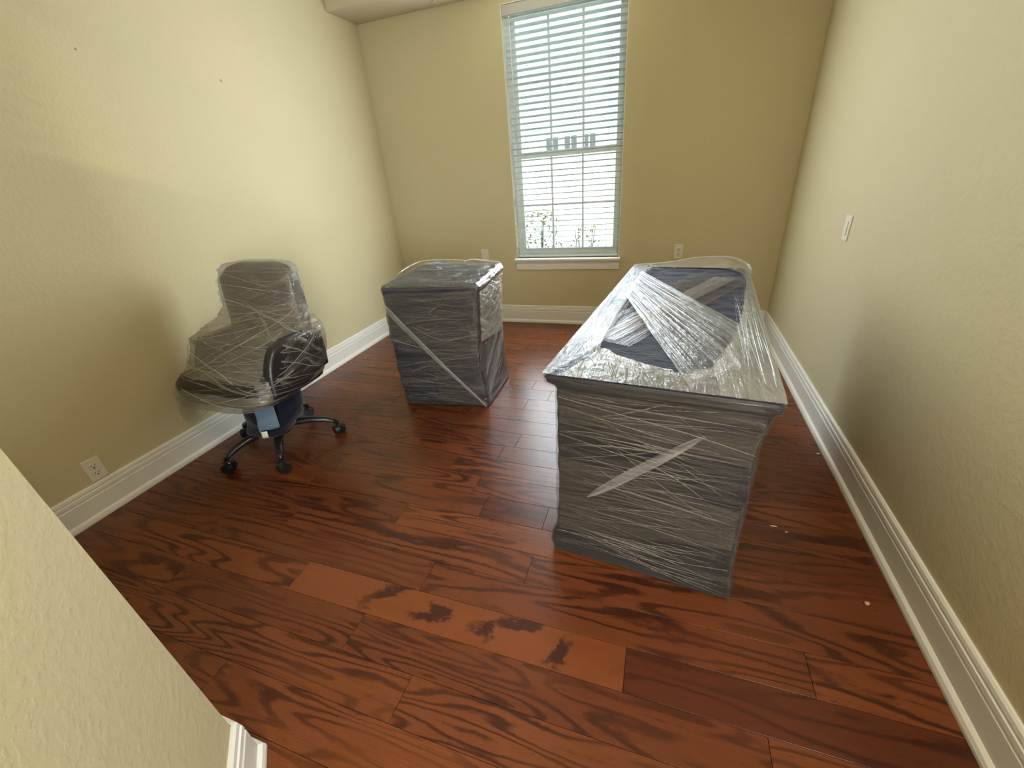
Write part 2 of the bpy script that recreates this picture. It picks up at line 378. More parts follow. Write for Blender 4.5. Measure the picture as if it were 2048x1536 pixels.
# ------------------------------------------------------------------ floor planks
PW = 0.131; Y0 = 0.682
FIX = {0: [-1.245, -.004], 1: [-1.845, -.743, .5], 2: [-1.52, -.38], 3: [-1.95, -1.02, .12], 4: [-1.62, -.672, -.382], -1: [-1.75, -.885, .36], -2: [-.617, .55], -3: [-1.23, -.15]}
rp = random.Random(11)
def plank(x0, x1, y0, y1, tone, fig, m):
    bm = bmesh.new(); g = .0006
    add_box(bm, (x0 + g, y0 + g, -.016), (x1 - g, y1 - g, 0), .0006)
    o = from_bm('plank', bm, m, floor); o['tone'] = tone; o['figure'] = fig; o['seed'] = rp.uniform(0, 9)
k0 = int(math.floor((YF - Y0) / PW)); k1 = int(math.ceil((YB - Y0) / PW))
for k in range(k0, k1):
    y0 = max(Y0 + k * PW, YF); y1 = min(Y0 + (k + 1) * PW, YB)
    if k < -8 and k % 1 == 0:
        xs = [XL, XL + rp.uniform(.9, 1.8), XR, XF]        # foyer, out of view: long boards
    elif k in FIX:
        xs = [XL] + FIX[k] + [XR]
    else:
        xs = [XL]; x = XL + rp.uniform(.3, 1.2)
        while x < XR - .35:
            xs.append(x); x += rp.uniform(.55, 1.35)
        xs.append(XR)
    if -8 <= k <= -7: xs.append(XF)
    for a, b in zip(xs, xs[1:]):
        tone = rp.uniform(.25, .75); fig = rp.uniform(.05, .85) ** 1.5; m = M['oak']
        if k == 0 and abs(a + 1.245) < .01: m = M['oakb']
        if k == 0 and abs(a + .004) < .01: tone, fig = .0, .0
        if k == 4 and abs(a + .672) < .01: tone, fig = .05, .0
        if k == -1 and a < -.8 and b > .2: tone, fig = .35, .8
        if k == -2: tone, fig = .6, .9
        if k == 1 and a < -.7 and b > .4: tone, fig = .45, .25
        plank(a, b, y0, y1, tone, fig, m)

# ------------------------------------------------------------------ baseboards
PROF = [(0, 0), (.030, 0), (.030, .010), (.026, .022), (.018, .029), (.016, .030), (.016, .112), (.0125, .116), (.0125, .121), (.0160, .124), (.0150, .138), (.0105, .142), (.0105, .146), (.0130, .149), (.0110, .160), (.0060, .166), (0, .166)]
struct(prism('baseboard_left', PROF, [((XL, .27, 0), (1, 1)), ((XL, YB, 0), (1, -1))], M['trim']), 'white moulded baseboard along the left wall')
struct(prism('baseboard_back', PROF, [((XL, YB, 0), (1, -1)), ((XR, YB, 0), (-1, -1))], M['trim']), 'white moulded baseboard under the window')
struct(prism('baseboard_right', PROF, [((XR, YB, 0), (-1, -1)), ((XR, -.1, 0), (-1, 0))], M['trim']), 'white moulded baseboard along the right wall')
wc0 = WC + DG * .018
mit = (math.cos(PI * .375) / math.cos(PI / 8), math.sin(PI * .375) / math.cos(PI / 8))
struct(prism('baseboard_entry', PROF, [((XL, wc0.y, 0), (1, 1)), ((wc0.x, wc0.y, 0), mit), ((WE.x, WE.y, 0), (NG.x, NG.y))], M['trim']), 'white baseboard end wrapping the near wall corner')

# ------------------------------------------------------------------ window
wf = bpy.data.objects.new('window_1', None); C.objects.link(wf); struct(wf, 'tall white double-hung window in the back wall'); wf.location = (0, 0, 0)
FY0, FY1 = YB + .085, YB + .135
iw = .035
boxes('window_frame', [((OX0, FY0, OZ0), (OX0 + iw, FY1, OZ1)), ((OX1 - iw, FY0, OZ0), (OX1, FY1, OZ1)), ((OX0 + iw, FY0, OZ0), (OX1 - iw, FY1, OZ0 + .03)), ((OX0 + iw, FY0, OZ1 - .04), (OX1 - iw, FY1, OZ1))], M['vinyl'], wf, .003)
# painted returns of the opening
boxes('window_return', [((OX0, YB + .001, OZ0), (OX0 + .006, FY0, OZ1)), ((OX1 - .006, YB + .001, OZ0), (OX1, FY0, OZ1)), ((OX0 + .006, YB + .001, OZ1 - .006), (OX1 - .006, FY0, OZ1))], M['trim'], wf)
def sash(z0, z1, dy):
    x0, x1 = OX0 + iw, OX1 - iw; st = .030
    y0, y1 = FY0 + .006 + dy, FY0 + .030 + dy
    s_ = boxes('sash', [((x0, y0, z0), (x0 + st, y1, z1)), ((x1 - st, y0, z0), (x1, y1, z1)), ((x0 + st, y0, z0), (x1 - st, y1, z0 + .036)), ((x0 + st, y0, z1 - .045), (x1 - st, y1, z1))], M['vinyl'], wf, .002)
    a, b, c, d = x0 + st, x1 - st, z0 + .036, z1 - .045
    mw = .008; xs = [lerp(a, b, .333), lerp(a, b, .667)]; zm = (c + d) / 2; ym = (y0 + y1) / 2
    for x in xs: box('muntin', (x - mw, ym - .008, c), (x + mw, ym + .008, d), M['vinyl'], s_)
    for p, q in ((a, xs[0] - mw), (xs[0] + mw, xs[1] - mw), (xs[1] + mw, b)):
        box('muntin', (p, ym - .008, zm - mw), (q, ym + .008, zm + mw), M['vinyl'], s_)
        for e, f in ((c, zm - mw), (zm + mw, d)):
            box('pane', (p, ym - .002, e), (q, ym + .002, f), M['glass'], s_)
sash(OZ0 + .03, 1.455, 0.0)
sash(1.420, OZ1 - .04, .024 * 0 + .0235)
struct(prism('window_sill', [(-.08, 0), (.036, 0), (.040, .008), (.040, .020), (.034, .028), (-.08, .028)], [((OX0 - .012, YB, .584), (0, -1)), ((OX1 + .012, YB, .584), (0, -1))], M['trim']), 'white window stool below the blind')
struct(prism('trim_1', [(0, 0), (.012, 0), (.017, .006), (.017, .040), (.013, .046), (.013, .056), (.019, .066), (.019, .079), (0, .079)], [((OX0 - .004, YB, .505), (0, -1)), ((OX1 + .004, YB, .505), (0, -1))], M['trim']), 'white apron trim under the window stool')

# ------------------------------------------------------------------ blind
bl = thing('window_blind', 'white horizontal slat blind lowered over the window', 'blind', (-.8035, YB + .038, OZ0 + .001))
def BL(lo, hi): return tuple(Vector(lo) - Vector(bl.location)), tuple(Vector(hi) - Vector(bl.location))
bx0, bx1 = OX0 + .012, OX1 - .012; by = YB + .038
lo, hi = BL((bx0, by - .026, 2.345), (bx1, by + .03, 2.402)); box('headrail', lo, hi, M['slat'], bl, .003)
lo, hi = BL((OX0 + .007, by - .037, 2.338), (OX1 - .007, by - .028, 2.402)); box('valance', lo, hi, M['valance'], bl, .003)
def slat_mesh():
    bm = bmesh.new(); n = 5; wd = .0255; th = .0014
    hw = (bx1 - bx0) / 2
    top, bot = [], []
    for j in range(n + 1):
        t = j / n * 2 - 1; z = .0016 * (1 - t * t)
        top.append([bm.verts.new((sx * hw, t * wd, z + th)) for sx in (-1, 1)]); bot.append([bm.verts.new((sx * hw, t * wd, z - th)) for sx in (-1, 1)])
    for j in range(n):
        bm.faces.new((top[j][0], top[j][1], top[j + 1][1], top[j + 1][0])); bm.faces.new((bot[j][1], bot[j][0], bot[j + 1][0], bot[j + 1][1]))
        for s_ in (0, 1): bm.faces.new((top[j][s_], top[j + 1][s_], bot[j + 1][s_], bot[j][s_]))
    bm.faces.new((top[0][0], top[0][1], bot[0][1], bot[0][0])); bm.faces.new((top[n][0], top[n][1], bot[n][1], bot[n][0]))
    bmesh.ops.recalc_face_normals(bm, faces=bm.faces)
    me = bpy.data.meshes.new('slat'); bm.to_mesh(me); bm.free(); me.materials.append(M['slat']); return me
sm = slat_mesh()
z = 2.315; zs = []
while z > .655: zs.append(z); z -= .0437
for z in zs:
    o = link('slat', sm, None, bl); o.location = (0, 0, z - bl.location.z); o.rotation_euler = (-math.radians(9.5), 0, 0)
lo, hi = BL((bx0, by - .025, .614), (bx1, by + .025, .634)); box('bottom_rail', lo, hi, M['slat'], bl, .003)
for x in (bx0 + .105, (bx0 + bx1) / 2 + .11, bx1 - .105):
    for dy in (-.0275, .0275):
        tube('ladder_cord', [Vector((x, by + dy, .632)) - bl.location, Vector((x, by + dy, 2.345)) - bl.location], .0011, M['cord'], bl, 5)
tube('tilt_wand', [Vector((bx0 + .05, by - .034, 1.55)) - bl.location, Vector((bx0 + .05, by - .034, 2.335)) - bl.location], .0035, M['vinyl'], bl, 6)

# ------------------------------------------------------------------ outlets and plates
def plate(name, label, cat, loc, rotz, kind):
    t = thing(name, label, cat, loc, rotz)              # local: x along wall, -y into room, z up
    box('cover_plate', (-.035, -.006, -.057), (.035, 0, .057), M['plate'], t, .0025, 2)
    if kind == 'duplex':
        for s_ in (-1, 1):
            r = box('receptacle', (-.017, -.0085, s_ * .0195 - .0145), (.017, -.006, s_ * .0195 + .0145), M['plate'], t, .002)
            boxes('slot', [((-.0085, -.0090, s_ * .0195 - .003), (-.0060, -.0084, s_ * .0195 + .007)), ((.0060, -.0090, s_ * .0195 - .003), (.0085, -.0084, s_ * .0195 + .006)), ((-.0028, -.0090, s_ * .0195 - .011), (.0028, -.0084, s_ * .0195 - .0055))], M['slot'], r)
        box('screw', (-.003, -.0072, -.003), (.003, -.006, .003), M['metal'], t, .001)
    elif kind == 'jack':
        box('jack', (-.008, -.009, -.008), (.008, -.006, .008), M['plate'], t, .002)
    else:
        box('rocker', (-.0165, -.0095, -.033), (.0165, -.006, .033), M['plate'], t, .002)
    return t
plate('wall_outlet', 'cream duplex outlet low on the left wall above baseboard', 'outlet', (XL, .832, .229), PI / 2, 'duplex')
plate('wall_outlet', 'cream duplex outlet on the back wall behind the wrapped desk', 'outlet', (.125, YB, .645), 0, 'duplex')
plate('wall_jack', 'cream wall jack plate between wrapped cabinet and window', 'wall plate', (-1.577, YB, .640), 0, 'jack')
plate('light_switch', 'pale switch plate alone on the right wall', 'switch', (XR, 2.555, .966), -PI / 2, 'rocker')
fx = thing('ceiling_fixture', 'small round metal fitting on the dropped soffit', 'fixture', (-1.70, 3.575, SOF))
def disc(name, r0, r1, z0, z1, m, parent, seg=20):
    bm = bmesh.new(); bmesh.ops.create_cone(bm, cap_ends=True, segments=seg, radius1=r0, radius2=r1, depth=abs(z1 - z0), matrix=Matrix.Translation((0, 0, (z0 + z1) / 2)))
    return from_bm(name, bm, m, parent)
disc('escutcheon', .028, .036, -.006, 0, M['metal'], fx); disc('nozzle', .007, .010, -.028, -.006, M['metal'], fx, 10)

# ------------------------------------------------------------------ wrapped boxes (desk, cabinet)
def quad_pt(c, u, v):
    """bilinear point in the quad c = near-left, near-right, far-right, far-left"""
    a = Vector(c[0]).lerp(Vector(c[1]), u); b = Vector(c[3]).lerp(Vector(c[2]), u); return a.lerp(b, v)
def round_rect(s, W, D, r=.018):
    """perimeter parameter s in 0..1 -> (u, v, normal u, normal v) on a W x D rectangle with softened corners"""
    s = s % 1.0; k = s * 4; i = int(k); f = k - i; f = f - .14 * math.sin(2 * PI * f)
    x, y = [(f * W, 0), (W, f * D), (W - f * W, D), (0, D - f * D)][i]
    nx, ny = [(0, -1), (1, 0), (0, 1), (-1, 0)][i]
    cx, cy = min(max(x, r), W - r), min(max(y, r), D - r)
    d = Vector((x - cx, y - cy))
    if abs(d.x) > 1e-6 and abs(d.y) > 1e-6:
        d.normalize(); x, y = cx + d.x * r, cy + d.y * r; nx, ny = d.x, d.y
    return x / W, y / D, nx, ny
def section(secs, z):
    for a, b in zip(secs, secs[1:]):
        if a[0] <= z <= b[0]:
            t = (z - a[0]) / (b[0] - a[0]); t = t * t * (3 - 2 * t)
            return [Vector(p).lerp(Vector(q), t) for p, q in zip(a[1], b[1])]
    return [Vector(p) for p in (secs[-1] if z > secs[-1][0] else secs[0])[1]]
def wrap_side(name, secs, m, parent, off, amp, fu, fv, nu=176, nv=56, seed=0.0, z0=None, z1=None):
    za = secs[0][0] if z0 is None else z0; zb = secs[-1][0] if z1 is None else z1
    org = parent.location
    per = sum((Vector(secs[1][1][i]) - Vector(secs[1][1][(i + 1) % 4])).length for i in range(4))
    def f(a, b):
        z = lerp(za, zb, b); c = section(secs, z); U = c[1] - c[0]; V = c[3] - c[0]
        u, v, nx, ny = round_rect(a, U.length, V.length); p = quad_pt(c, u, v)
        n = (U.normalized() * nx + V.normalized() * ny).normalized()
        q = a * per
        ang = a * 2 * PI; cx, sx = math.cos(ang) * fu, math.sin(ang) * fu
        w_ = N3(cx + seed, sx, z * fv + q * .0) + .5 * N3(cx * 2.3, sx * 2.3 + seed, z * fv * 2.2)
        d = off + amp * w_
        return (p.x + n.x * d - org.x, p.y + n.y * d - org.y, z - org.z)
    return grid_mesh(name, nu, nv, f, lambda a, b: (a * per, lerp(za, zb, b)), m, parent, close_u=True)
def top_sheet(name, c, zf, m, parent, amp, fs, inset=0.0, nu=60, nv=90, seed=0.0, ax=True):
    org = parent.location; W = (Vector(c[1]) - Vector(c[0])).length; L = (Vector(c[3]) - Vector(c[0])).length
    def f(a, b):
        u, v = lerp(inset, 1 - inset, a), lerp(inset, 1 - inset, b)
        r = .018; x, y = u * W, v * L; d = Vector((x - min(max(x, r), W - r), y - min(max(y, r), L - r)))
        if d.length > r: x -= d.x * (1 - r / d.length); y -= d.y * (1 - r / d.length); u, v = x / W, y / L
        p = quad_pt(c, u, v); ed = min(a, 1 - a, b, 1 - b)
        z = zf(u, v) + amp * N3(u * fs * W + seed, v * fs * L, seed) * min(1, ed * 25) - .010 * max(0, 1 - ed / .012)
        return (p.x - org.x, p.y - org.y, z - org.z)
    return grid_mesh(name, nu, nv, f, lambda a, b: (a * W, b * L), m, parent)
def strip(name, pts, widths, m, parent, nw=10, wave=.002, seed=0.0, lift=0.0, up=None):
    """ribbon along 3D centre points pts with edge direction vectors widths (half widths); nw rows across"""
    org = Vector(parent.location); P = [Vector(p) for p in pts]; Wd = [Vector(q) for q in widths]; n = len(P) - 1
    up = Vector(up) if up is not None else Vector((0, 0, 1))
    ln = [0]
    for a, b in zip(P, P[1:]): ln.append(ln[-1] + (b - a).length)
    NU = 48
    def ev(L, t):
        k = min(int(t * n), n - 1); return L[k].lerp(L[k + 1], t * n - k)
    def f(a, b):
        p = ev(P, a) + ev(Wd, a) * (b * 2 - 1)
        return tuple(p + up * (lift + wave * N3(a * 3 + seed, b * 9, seed)) - org)
    wd = Wd[0].length * 2
    return grid_mesh(name, NU, nw, f, lambda a, b: (a * ln[-1], (b - .5) * wd), m, parent)

def wrinkles(fn, n, parent, seed, m, s_rng=(.03, .97), z_rng=(.03, .74), slope=.12, wmax=.0022, off=.009, name='film_wrinkles', steep=0):
    """many fine pulled ridges in the film, far too many to pick apart: one mesh"""
    r = random.Random(seed); vs_, fs, uvs = [], [], []; org = Vector(parent.location)
    for k in range(n):
        ln = r.uniform(.25, 1.0); s0 = r.uniform(s_rng[0], max(s_rng[0], s_rng[1] - ln * (s_rng[1] - s_rng[0]))); s1 = min(s_rng[1], s0 + ln * (s_rng[1] - s_rng[0]))
        z0 = r.uniform(*z_rng); z1 = z0 + r.gauss(0, slope) * (s1 - s0)
        if k < steep: z1 = z0 + r.choice((-1, 1)) * r.uniform(.2, .45) * (s1 - s0)
        z1 = min(max(z1, z_rng[0]), z_rng[1]); w_ = r.uniform(.0005, wmax) * (1.6 if r.random() < .12 else 1); NS = 14; b0 = len(vs_); bow = r.uniform(-.012, .012)
        for i in range(NS + 1):
            t = i / NS; z_ = lerp(z0, z1, t) + bow * math.sin(PI * t) + .0015 * N3(t * 6, k * 3.1, seed); ss = lerp(s0, s1, t); e = w_ * (.25 + .75 * math.sin(PI * min(1, max(.0, t))))
            for q, h in ((-e, 0), (0, e * .8), (e, 0)): vs_.append(fn(ss, min(max(z_ + q, z_rng[0]), z_rng[1]), off + h) - org)
        for i in range(NS):
            for q in (0, 1):
                a = b0 + i * 3 + q; fs.append((a, a + 3, a + 4, a + 1))
    me = bpy.data.meshes.new(name); me.from_pydata(vs_, [], fs); ul = me.uv_layers.new(name='UVMap')
    for lp in me.loops:
        c = me.vertices[lp.vertex_index].co; ul.data[lp.index].uv = (c.x + c.y, c.z)
    o = link(name, me, m, parent, True); o['kind'] = 'stuff'
    return o
def smooth_pts(pts, n=6):
    P = [Vector((*p, 0)) if len(p) == 2 else Vector(p) for p in pts]; out = []
    for i in range(len(P) - 1):
        p0, p1, p2, p3 = P[max(i - 1, 0)], P[i], P[i + 1], P[min(i + 2, len(P) - 1)]
        for j in range(n):
            f = j / n; out.append(.5 * ((2 * p1) + (p2 - p0) * f + (2 * p0 - 5 * p1 + 4 * p2 - p3) * f * f + (-p0 + 3 * p1 - 3 * p2 + p3) * f ** 3))
    out.append(P[-1]); return out
def smooth_r(r, k, n=6):
    if not isinstance(r, (list, tuple)): return [r] * ((k - 1) * n + 1)
    return [lerp(r[i], r[i + 1], j / n) for i in range(k - 1) for j in range(n)] + [r[-1]]

# ---- desk
DQ = [(-.325, 1.120), (.329, 1.049), (.4479, 2.5544), (-.1535, 2.637)]          # covered top, four corners
dctr = sum((Vector(p) for p in DQ), Vector((0, 0))) / 4
desk = thing('wrapped_desk', 'long desk wrapped in dark moving pads and clear stretch film', 'desk', (dctr.x, dctr.y, 0))
def inset(q, dl, dr, dn, df):
    q = [Vector(p) for p in q]; u = (q[1] - q[0]).normalized(); v = (q[3] - q[0]).normalized()
    return [q[0] + u * dl + v * dn, q[1] - u * dr + v * dn, q[2] - u * dr - v * df, q[3] + u * dl - v * df]
SD = [(0.004, inset(DQ, .006, .016, .006, .05)), (.05, inset(DQ, .003, .018, .004, .05)), (.085, inset(DQ, .006, .022, .006, .05)), (.14, inset(DQ, .026, .030, .012, .06)),
      (.40, inset(DQ, .030, .032, .014, .06)), (.62, inset(DQ, .034, .032, .016, .06)), (.725, inset(DQ, .036, .018, .016, .05)), (.742, inset(DQ, .004, .004, .002, .004)), (.760, inset(DQ, 0, 0, 0, 0)), (.772, inset(DQ, .004, .004, .004, .004))]
wrap_side('padded_body', SD, M['pad_dark'], desk, -.004, .004, 2.5, 16, seed=3.1)
top_sheet('pad_top', inset(DQ, .002, .002, .002, .002), lambda u, v: .770, M['pad_navy'], desk, .006, 18, nu=50, nv=110)
wrap_side('stretch_film', [(z_ if z_ > .01 else .008, q) for z_, q in SD], M['film_side'], desk, .003, .0035, 2.0, 22, nv=70, seed=9.0)
DU = (Vector(DQ[1]) - Vector(DQ[0])).normalized(); DV = (Vector(DQ[3]) - Vector(DQ[0])).normalized()
FN = Vector((-DV.x, -DV.y, 0))                          # outward normal of the desk's near side
def dfront(s, zz, off=.008):
    """point on the desk's near side: s across, zz height"""
    c = section(SD, min(max(zz, .004), .772)); p = c[0].lerp(c[1], s) + Vector((FN.x, FN.y)) * off
    return Vector((p.x, p.y, zz))
def front_band(fn, a0, a1, b0, b1, m, parent, nm='film_band', seed=0.0, off=.010, n=6, taper=False):
    """band over a side from (s0: z a0..a1) to (s1: z b0..b1); a,b = (s, zlow, zhigh)"""
    pts, wds = [], []
    for i in range(n + 1):
        t = i / n; s_ = lerp(a0[0], a1[0], t); zl = lerp(a0[1], a1[1], t); zh = lerp(a0[2], a1[2], t)
        
        if taper: zm, k_ = (zl + zh) / 2, .12 + .88 * math.sin(PI * t) ** .6 if 0 < t < 1 else .12; zl, zh = lerp(zm, zl, k_), lerp(zm, zh, k_)
        p0, p1 = fn(s_, zl, off), fn(s_, zh, off); pts.append((p0 + p1) / 2); wds.append((p1 - p0) / 2)
    return strip(nm, pts, wds, m, parent, 8, .0025, seed, up=(FN.x, FN.y, 0))
front_band(dfront, (.03, .600, .728), (.97, .560, .722), 0, 0, M['film_haze'], desk, seed=1)
front_band(dfront, (.03, .130, .470), (.97, .240, .395), 0, 0, M['film_haze'], desk, seed=2, off=.011)
def rope(fn, pts, r, m, parent, off=.012, nm='film_rope'):
    r = smooth_r(r, len(pts)); P = [fn(q.x, q.y, off) - Vector(parent.location) for q in smooth_pts(pts)]
    o = tube(nm, P, r, m, parent, 6, .5)
    me = o.data; ul = me.uv_layers.new(name='UVMap')
    for lp in me.loops:
        c = me.vertices[lp.vertex_index].co; ul.data[lp.index].uv = (c.x + c.y, c.z)
    return o
front_band(dfront, (.20, .29, .345), (.76, .62, .665), 0, 0, M['film_band'], desk, seed=4, off=.013, n=12, taper=True)
rope(dfront, [(.02, .70), (.3, .675), (.7, .640), (.98, .605)], .0018, M['film_wrink'], desk)
rope(dfront, [(.02, .56), (.3, .53), (.6, .49), (.8, .42)], .0013, M['film_wrink'], desk)
rope(dfront, [(.02, .12), (.4, .135), (.7, .125), (.97, .15)], .0013, M['film_wrink'], desk, .012)
wrinkles(dfront, 110, desk, 5, M['film_wrink'], steep=14, wmax=.0019, slope=.08)

# desk top: torn film rim around a long opening, bands across it, fan at the right
HOLE = [(-.079, 2.40), (-.125, 1.95), (-.173, 1.387), (-.145, 1.301), (-.037, 1.218), (.117, 1.163), (.192, 1.272), (.282, 1.592), (.339, 1.903), (.393, 2.284), (.360, 2.46), (.28, 2.515), (.10, 2.53), (-.031, 2.513)]
def dtop(x, y, z): return Vector((x, y, z))
def hole_at(a):
    n = len(HOLE); k = a * n; i = int(k) % n; f = k - int(k)
    p = [Vector(HOLE[(i + j) % n]) for j in (-1, 0, 1, 2)]
    return .5 * ((2 * p[1]) + (p[2] - p[0]) * f + (2 * p[0] - 5 * p[1] + 4 * p[2] - p[3]) * f * f + (-p[0] + 3 * p[1] - 3 * p[2] + p[3]) * f ** 3)
def rim(name, m, zin, zout, amp, seed, spread=1.0, a0=0.0, a1=1.0, nu=200, nv=16, fan=False, bmax=1.0):
    org = desk.location; hc = Vector((.11, 1.85))
    q = [Vector(p) for p in inset(DQ, .001, .001, .001, .001)]
    def edge_pt(h):
        d = (h - hc).normalized(); best = 9
        for i in range(4):
            A, B = q[i], q[(i + 1) % 4]; e = B - A; den = d.x * e.y - d.y * e.x
            if abs(den) < 1e-9: continue
            t = ((A - hc).x * e.y - (A - hc).y * e.x) / den; s_ = ((A - hc).x * d.y - (A - hc).y * d.x) / den
            if t > 0 and -.001 <= s_ <= 1.001: best = min(best, t)
        return hc + d * best
    def f(a, b):
        b *= bmax * (1 if bmax == 1 else .75 + .4 * N3(a * 7, seed, 0))
        aa = lerp(a0, a1, a); h = hole_at(aa % 1.0); e = edge_pt(h); p = h.lerp(e, b)
        z = lerp(zin, zout, b) + amp * (N3(aa * 26 + seed, b * 3, seed) + .6 * N3(aa * 60, b * 7, seed)) * (1 - .6 * b)
        return (p.x - org.x, p.y - org.y, z)
    def uvf(a, b):
        aa = lerp(a0, a1, a)
        if fan: return (b * .35, aa * 1.6)
        h = hole_at(aa % 1.0); p = h.lerp(edge_pt(h), b); return (p.y, p.x)
    return grid_mesh(name, nu, nv, f, uvf, m, desk, close_u=(a0 == 0 and a1 == 1))
rim('film_rim', M['film_top'], .784, .777, .0035, 2.0)
rim('film_lip', M['film_lip'], .790, .7785, .003, 3.0, a0=2.6 / 14, a1=10.6 / 14, nu=150)
rim('film_fan', M['film_fan'], .812, .780, .004, 5.0, a0=5.6 / 14, a1=10.6 / 14, nu=120, fan=True)
rim('film_fan', M['film_top'], .795, .780, .004, 7.0, a0=-.6 / 14, a1=2.2 / 14, nu=80, fan=True)
rim('film_crease', M['film_crease'], .792, .782, .007, 11.0, a0=1.7 / 14, a1=4.6 / 14, nu=110, bmax=.55)
rim('film_crease', M['film_crease'], .800, .784, .006, 12.0, a0=4.9 / 14, a1=6.3 / 14, nu=70, bmax=.5)
# dark blue pad corner showing through the opening at the near end
def patch(name, poly, z, m, amp, seed):
    a, b, c, d = [Vector(p) for p in poly]; org = desk.location
    def f(u, v):
        p = a.lerp(b, u).lerp(d.lerp(c, u), v)
        return (p.x - org.x, p.y - org.y, z + amp * N3(p.x * 30 + seed, p.y * 22, seed))
    return grid_mesh(name, 24, 24, f, lambda u, v: (u * .4, v * .4), m, desk)
patch('pad_corner', [(-.19, 1.19), (.17, 1.13), (.10, 1.50), (-.18, 1.46)], .776, M['pad_teal'], .004, 4)
def top_band(p0, p1, w0, w1, z0, z1, m, seed, sag=.0):
    p0, p1 = Vector(p0), Vector(p1); d = (p1 - p0).normalized(); n = Vector((-d.y, d.x)); pts, wds = [], []
    for i in range(9):
        t = i / 8; p = p0.lerp(p1, t); pts.append((p.x, p.y, lerp(z0, z1, t) - sag * 4 * t * (1 - t))); hw = lerp(w0, w1, t) / 2; wds.append((n.x * hw, n.y * hw, 0))
    return strip('film_band', pts, wds, m, desk, 14, .003, seed)
def quad_band(a0, a1, b0, b1, z0, z1, m, seed):
    """band whose one long edge runs a0 -> a1 and the other b0 -> b1"""
    pts, wds = [], []
    for i in range(9):
        t = i / 8; a = Vector(a0).lerp(Vector(a1), t); b = Vector(b0).lerp(Vector(b1), t)
        pts.append((*((a + b) / 2), lerp(z0, z1, t))); wds.append((*((b - a) / 2), 0))
    return strip('film_band', pts, wds, m, desk, 14, .003, seed)
quad_band((-.098, 2.41), (.335, 1.53), (-.145, 1.93), (.105, 1.085), .796, .782, M['film_streak'], 1)
top_band((.29, 2.34), (-.17, 1.40), .30, .20, .784, .783, M['film_haze'], 2)
top_band((.31, 2.30), (-.17, 1.42), .10, .08, .786, .785, M['film_band'], 3)
def dtopw(s_, u_, off):
    p = quad_pt(inset(DQ, .01, .01, .012, .012), u_, s_); return Vector((p.x, p.y, .782 + off))
wrinkles(dtopw, 46, desk, 15, M['film_streak'], s_rng=(.02, .92), z_rng=(.01, .19), slope=.05, wmax=.0030, off=.003)
wrinkles(dtopw, 30, desk, 16, M['film_streak'], s_rng=(.02, .75), z_rng=(.86, .985), slope=.06, wmax=.0030, off=.012)
# bunched film along the far edge
def wisp(name, pts, r, parent, m=None):
    if len(pts) < 12: r = smooth_r(r, len(pts)); pts = smooth_pts(pts)
    o = tube(name, [Vector(p) - Vector(parent.location) for p in pts], r, m or M['film_rope'], parent, 7, .6)
    me = o.data; ul = me.uv_layers.new(name='UVMap')
    for lp in me.loops:
        c = me.vertices[lp.vertex_index].co; ul.data[lp.index].uv = (c.x + c.y, c.z)
    return o
wisp('film_rope', [(-.15, 2.63, .782), (-.06, 2.60, .792), (.06, 2.60, .803), (.16, 2.60, .822), (.26, 2.58, .832), (.36, 2.56, .830), (.43, 2.52, .805), (.44, 2.42, .795)], [.003, .006, .005, .004, .006, .008, .009, .004], desk)
wisp('film_rope', [(-.06, 2.61, .784), (-.05, 2.50, .796), (-.075, 2.42, .80)], [.005, .008, .004], desk)
def curtain():
    """loose film standing up along the far edge"""
    base = [(-.06, 2.60, .775), (.06, 2.60, .775), (.16, 2.60, .775), (.26, 2.58, .775), (.36, 2.56, .775), (.43, 2.52, .775), (.445, 2.40, .775)]
    top = [(-.06, 2.60, .790), (.06, 2.60, .803), (.16, 2.60, .822), (.26, 2.58, .832), (.36, 2.56, .830), (.43, 2.52, .805), (.445, 2.40, .785)]
    P = [(Vector(a) + Vector(b)) / 2 for a, b in zip(base, top)]; Wd = [(Vector(b) - Vector(a)) / 2 for a, b in zip(base, top)]
    strip('film_fold', P, Wd, M['film_fan'], desk, 6, .004, 3, up=(0, 1, 0))
curtain()

# ---- cabinet
CQ = [(-1.545, 2.030), (-.957, 2.106), (-1.002, 2.650), (-1.600, 2.640)]
cctr = sum((Vector(p) for p in CQ), Vector((0, 0))) / 4
cab = thing('wrapped_cabinet', 'square waist-high cabinet wrapped in blue pads and film near the window', 'cabinet', (cctr.x, cctr.y, 0))
CB = [(-1.537, 2.036), (-.975, 2.107), (-.985, 2.545), (-1.58, 2.60)]
CM = [(-1.552, 2.034), (-.992, 2.105), (-1.022, 2.60), (-1.60, 2.62)]
SCB = [(.004, CB), (.30, CM), (.52, CM), (.68, inset(CQ, .004, .022, .004, .012)), (.735, inset(CQ, .004, .018, .003, .008)), (.755, CQ), (.778, CQ), (.790, inset(CQ, .006, .006, .006, .006))]
wrap_side('padded_body', SCB, M['pad_cab'], cab, -.004, .005, 2.2, 12, seed=1.3)
top_sheet('pad_top', inset(CQ, .003, .003, .003, .003), lambda u, v: .789 + .020 * math.exp(-((u - .25) ** 2 + (v - .75) ** 2) / .08), M['pad_cab'], cab, .010, 12, nu=50, nv=50)
wrap_side('stretch_film', [(z_ if z_ > .01 else .008, q) for z_, q in SCB], M['film_cab'], cab, .004, .006, 3.2, 14, nv=70, seed=6.0)
top_sheet('film_cover', CQ, lambda u, v: .798 + .022 * math.exp(-((u - .25) ** 2 + (v - .75) ** 2) / .08), M['film_cover'], cab, .016, 13, nu=70, nv=70, seed=4.0)
CDV = (Vector(CQ[3]) - Vector(CQ[0])).normalized(); CN = Vector((.125, -.992, 0))
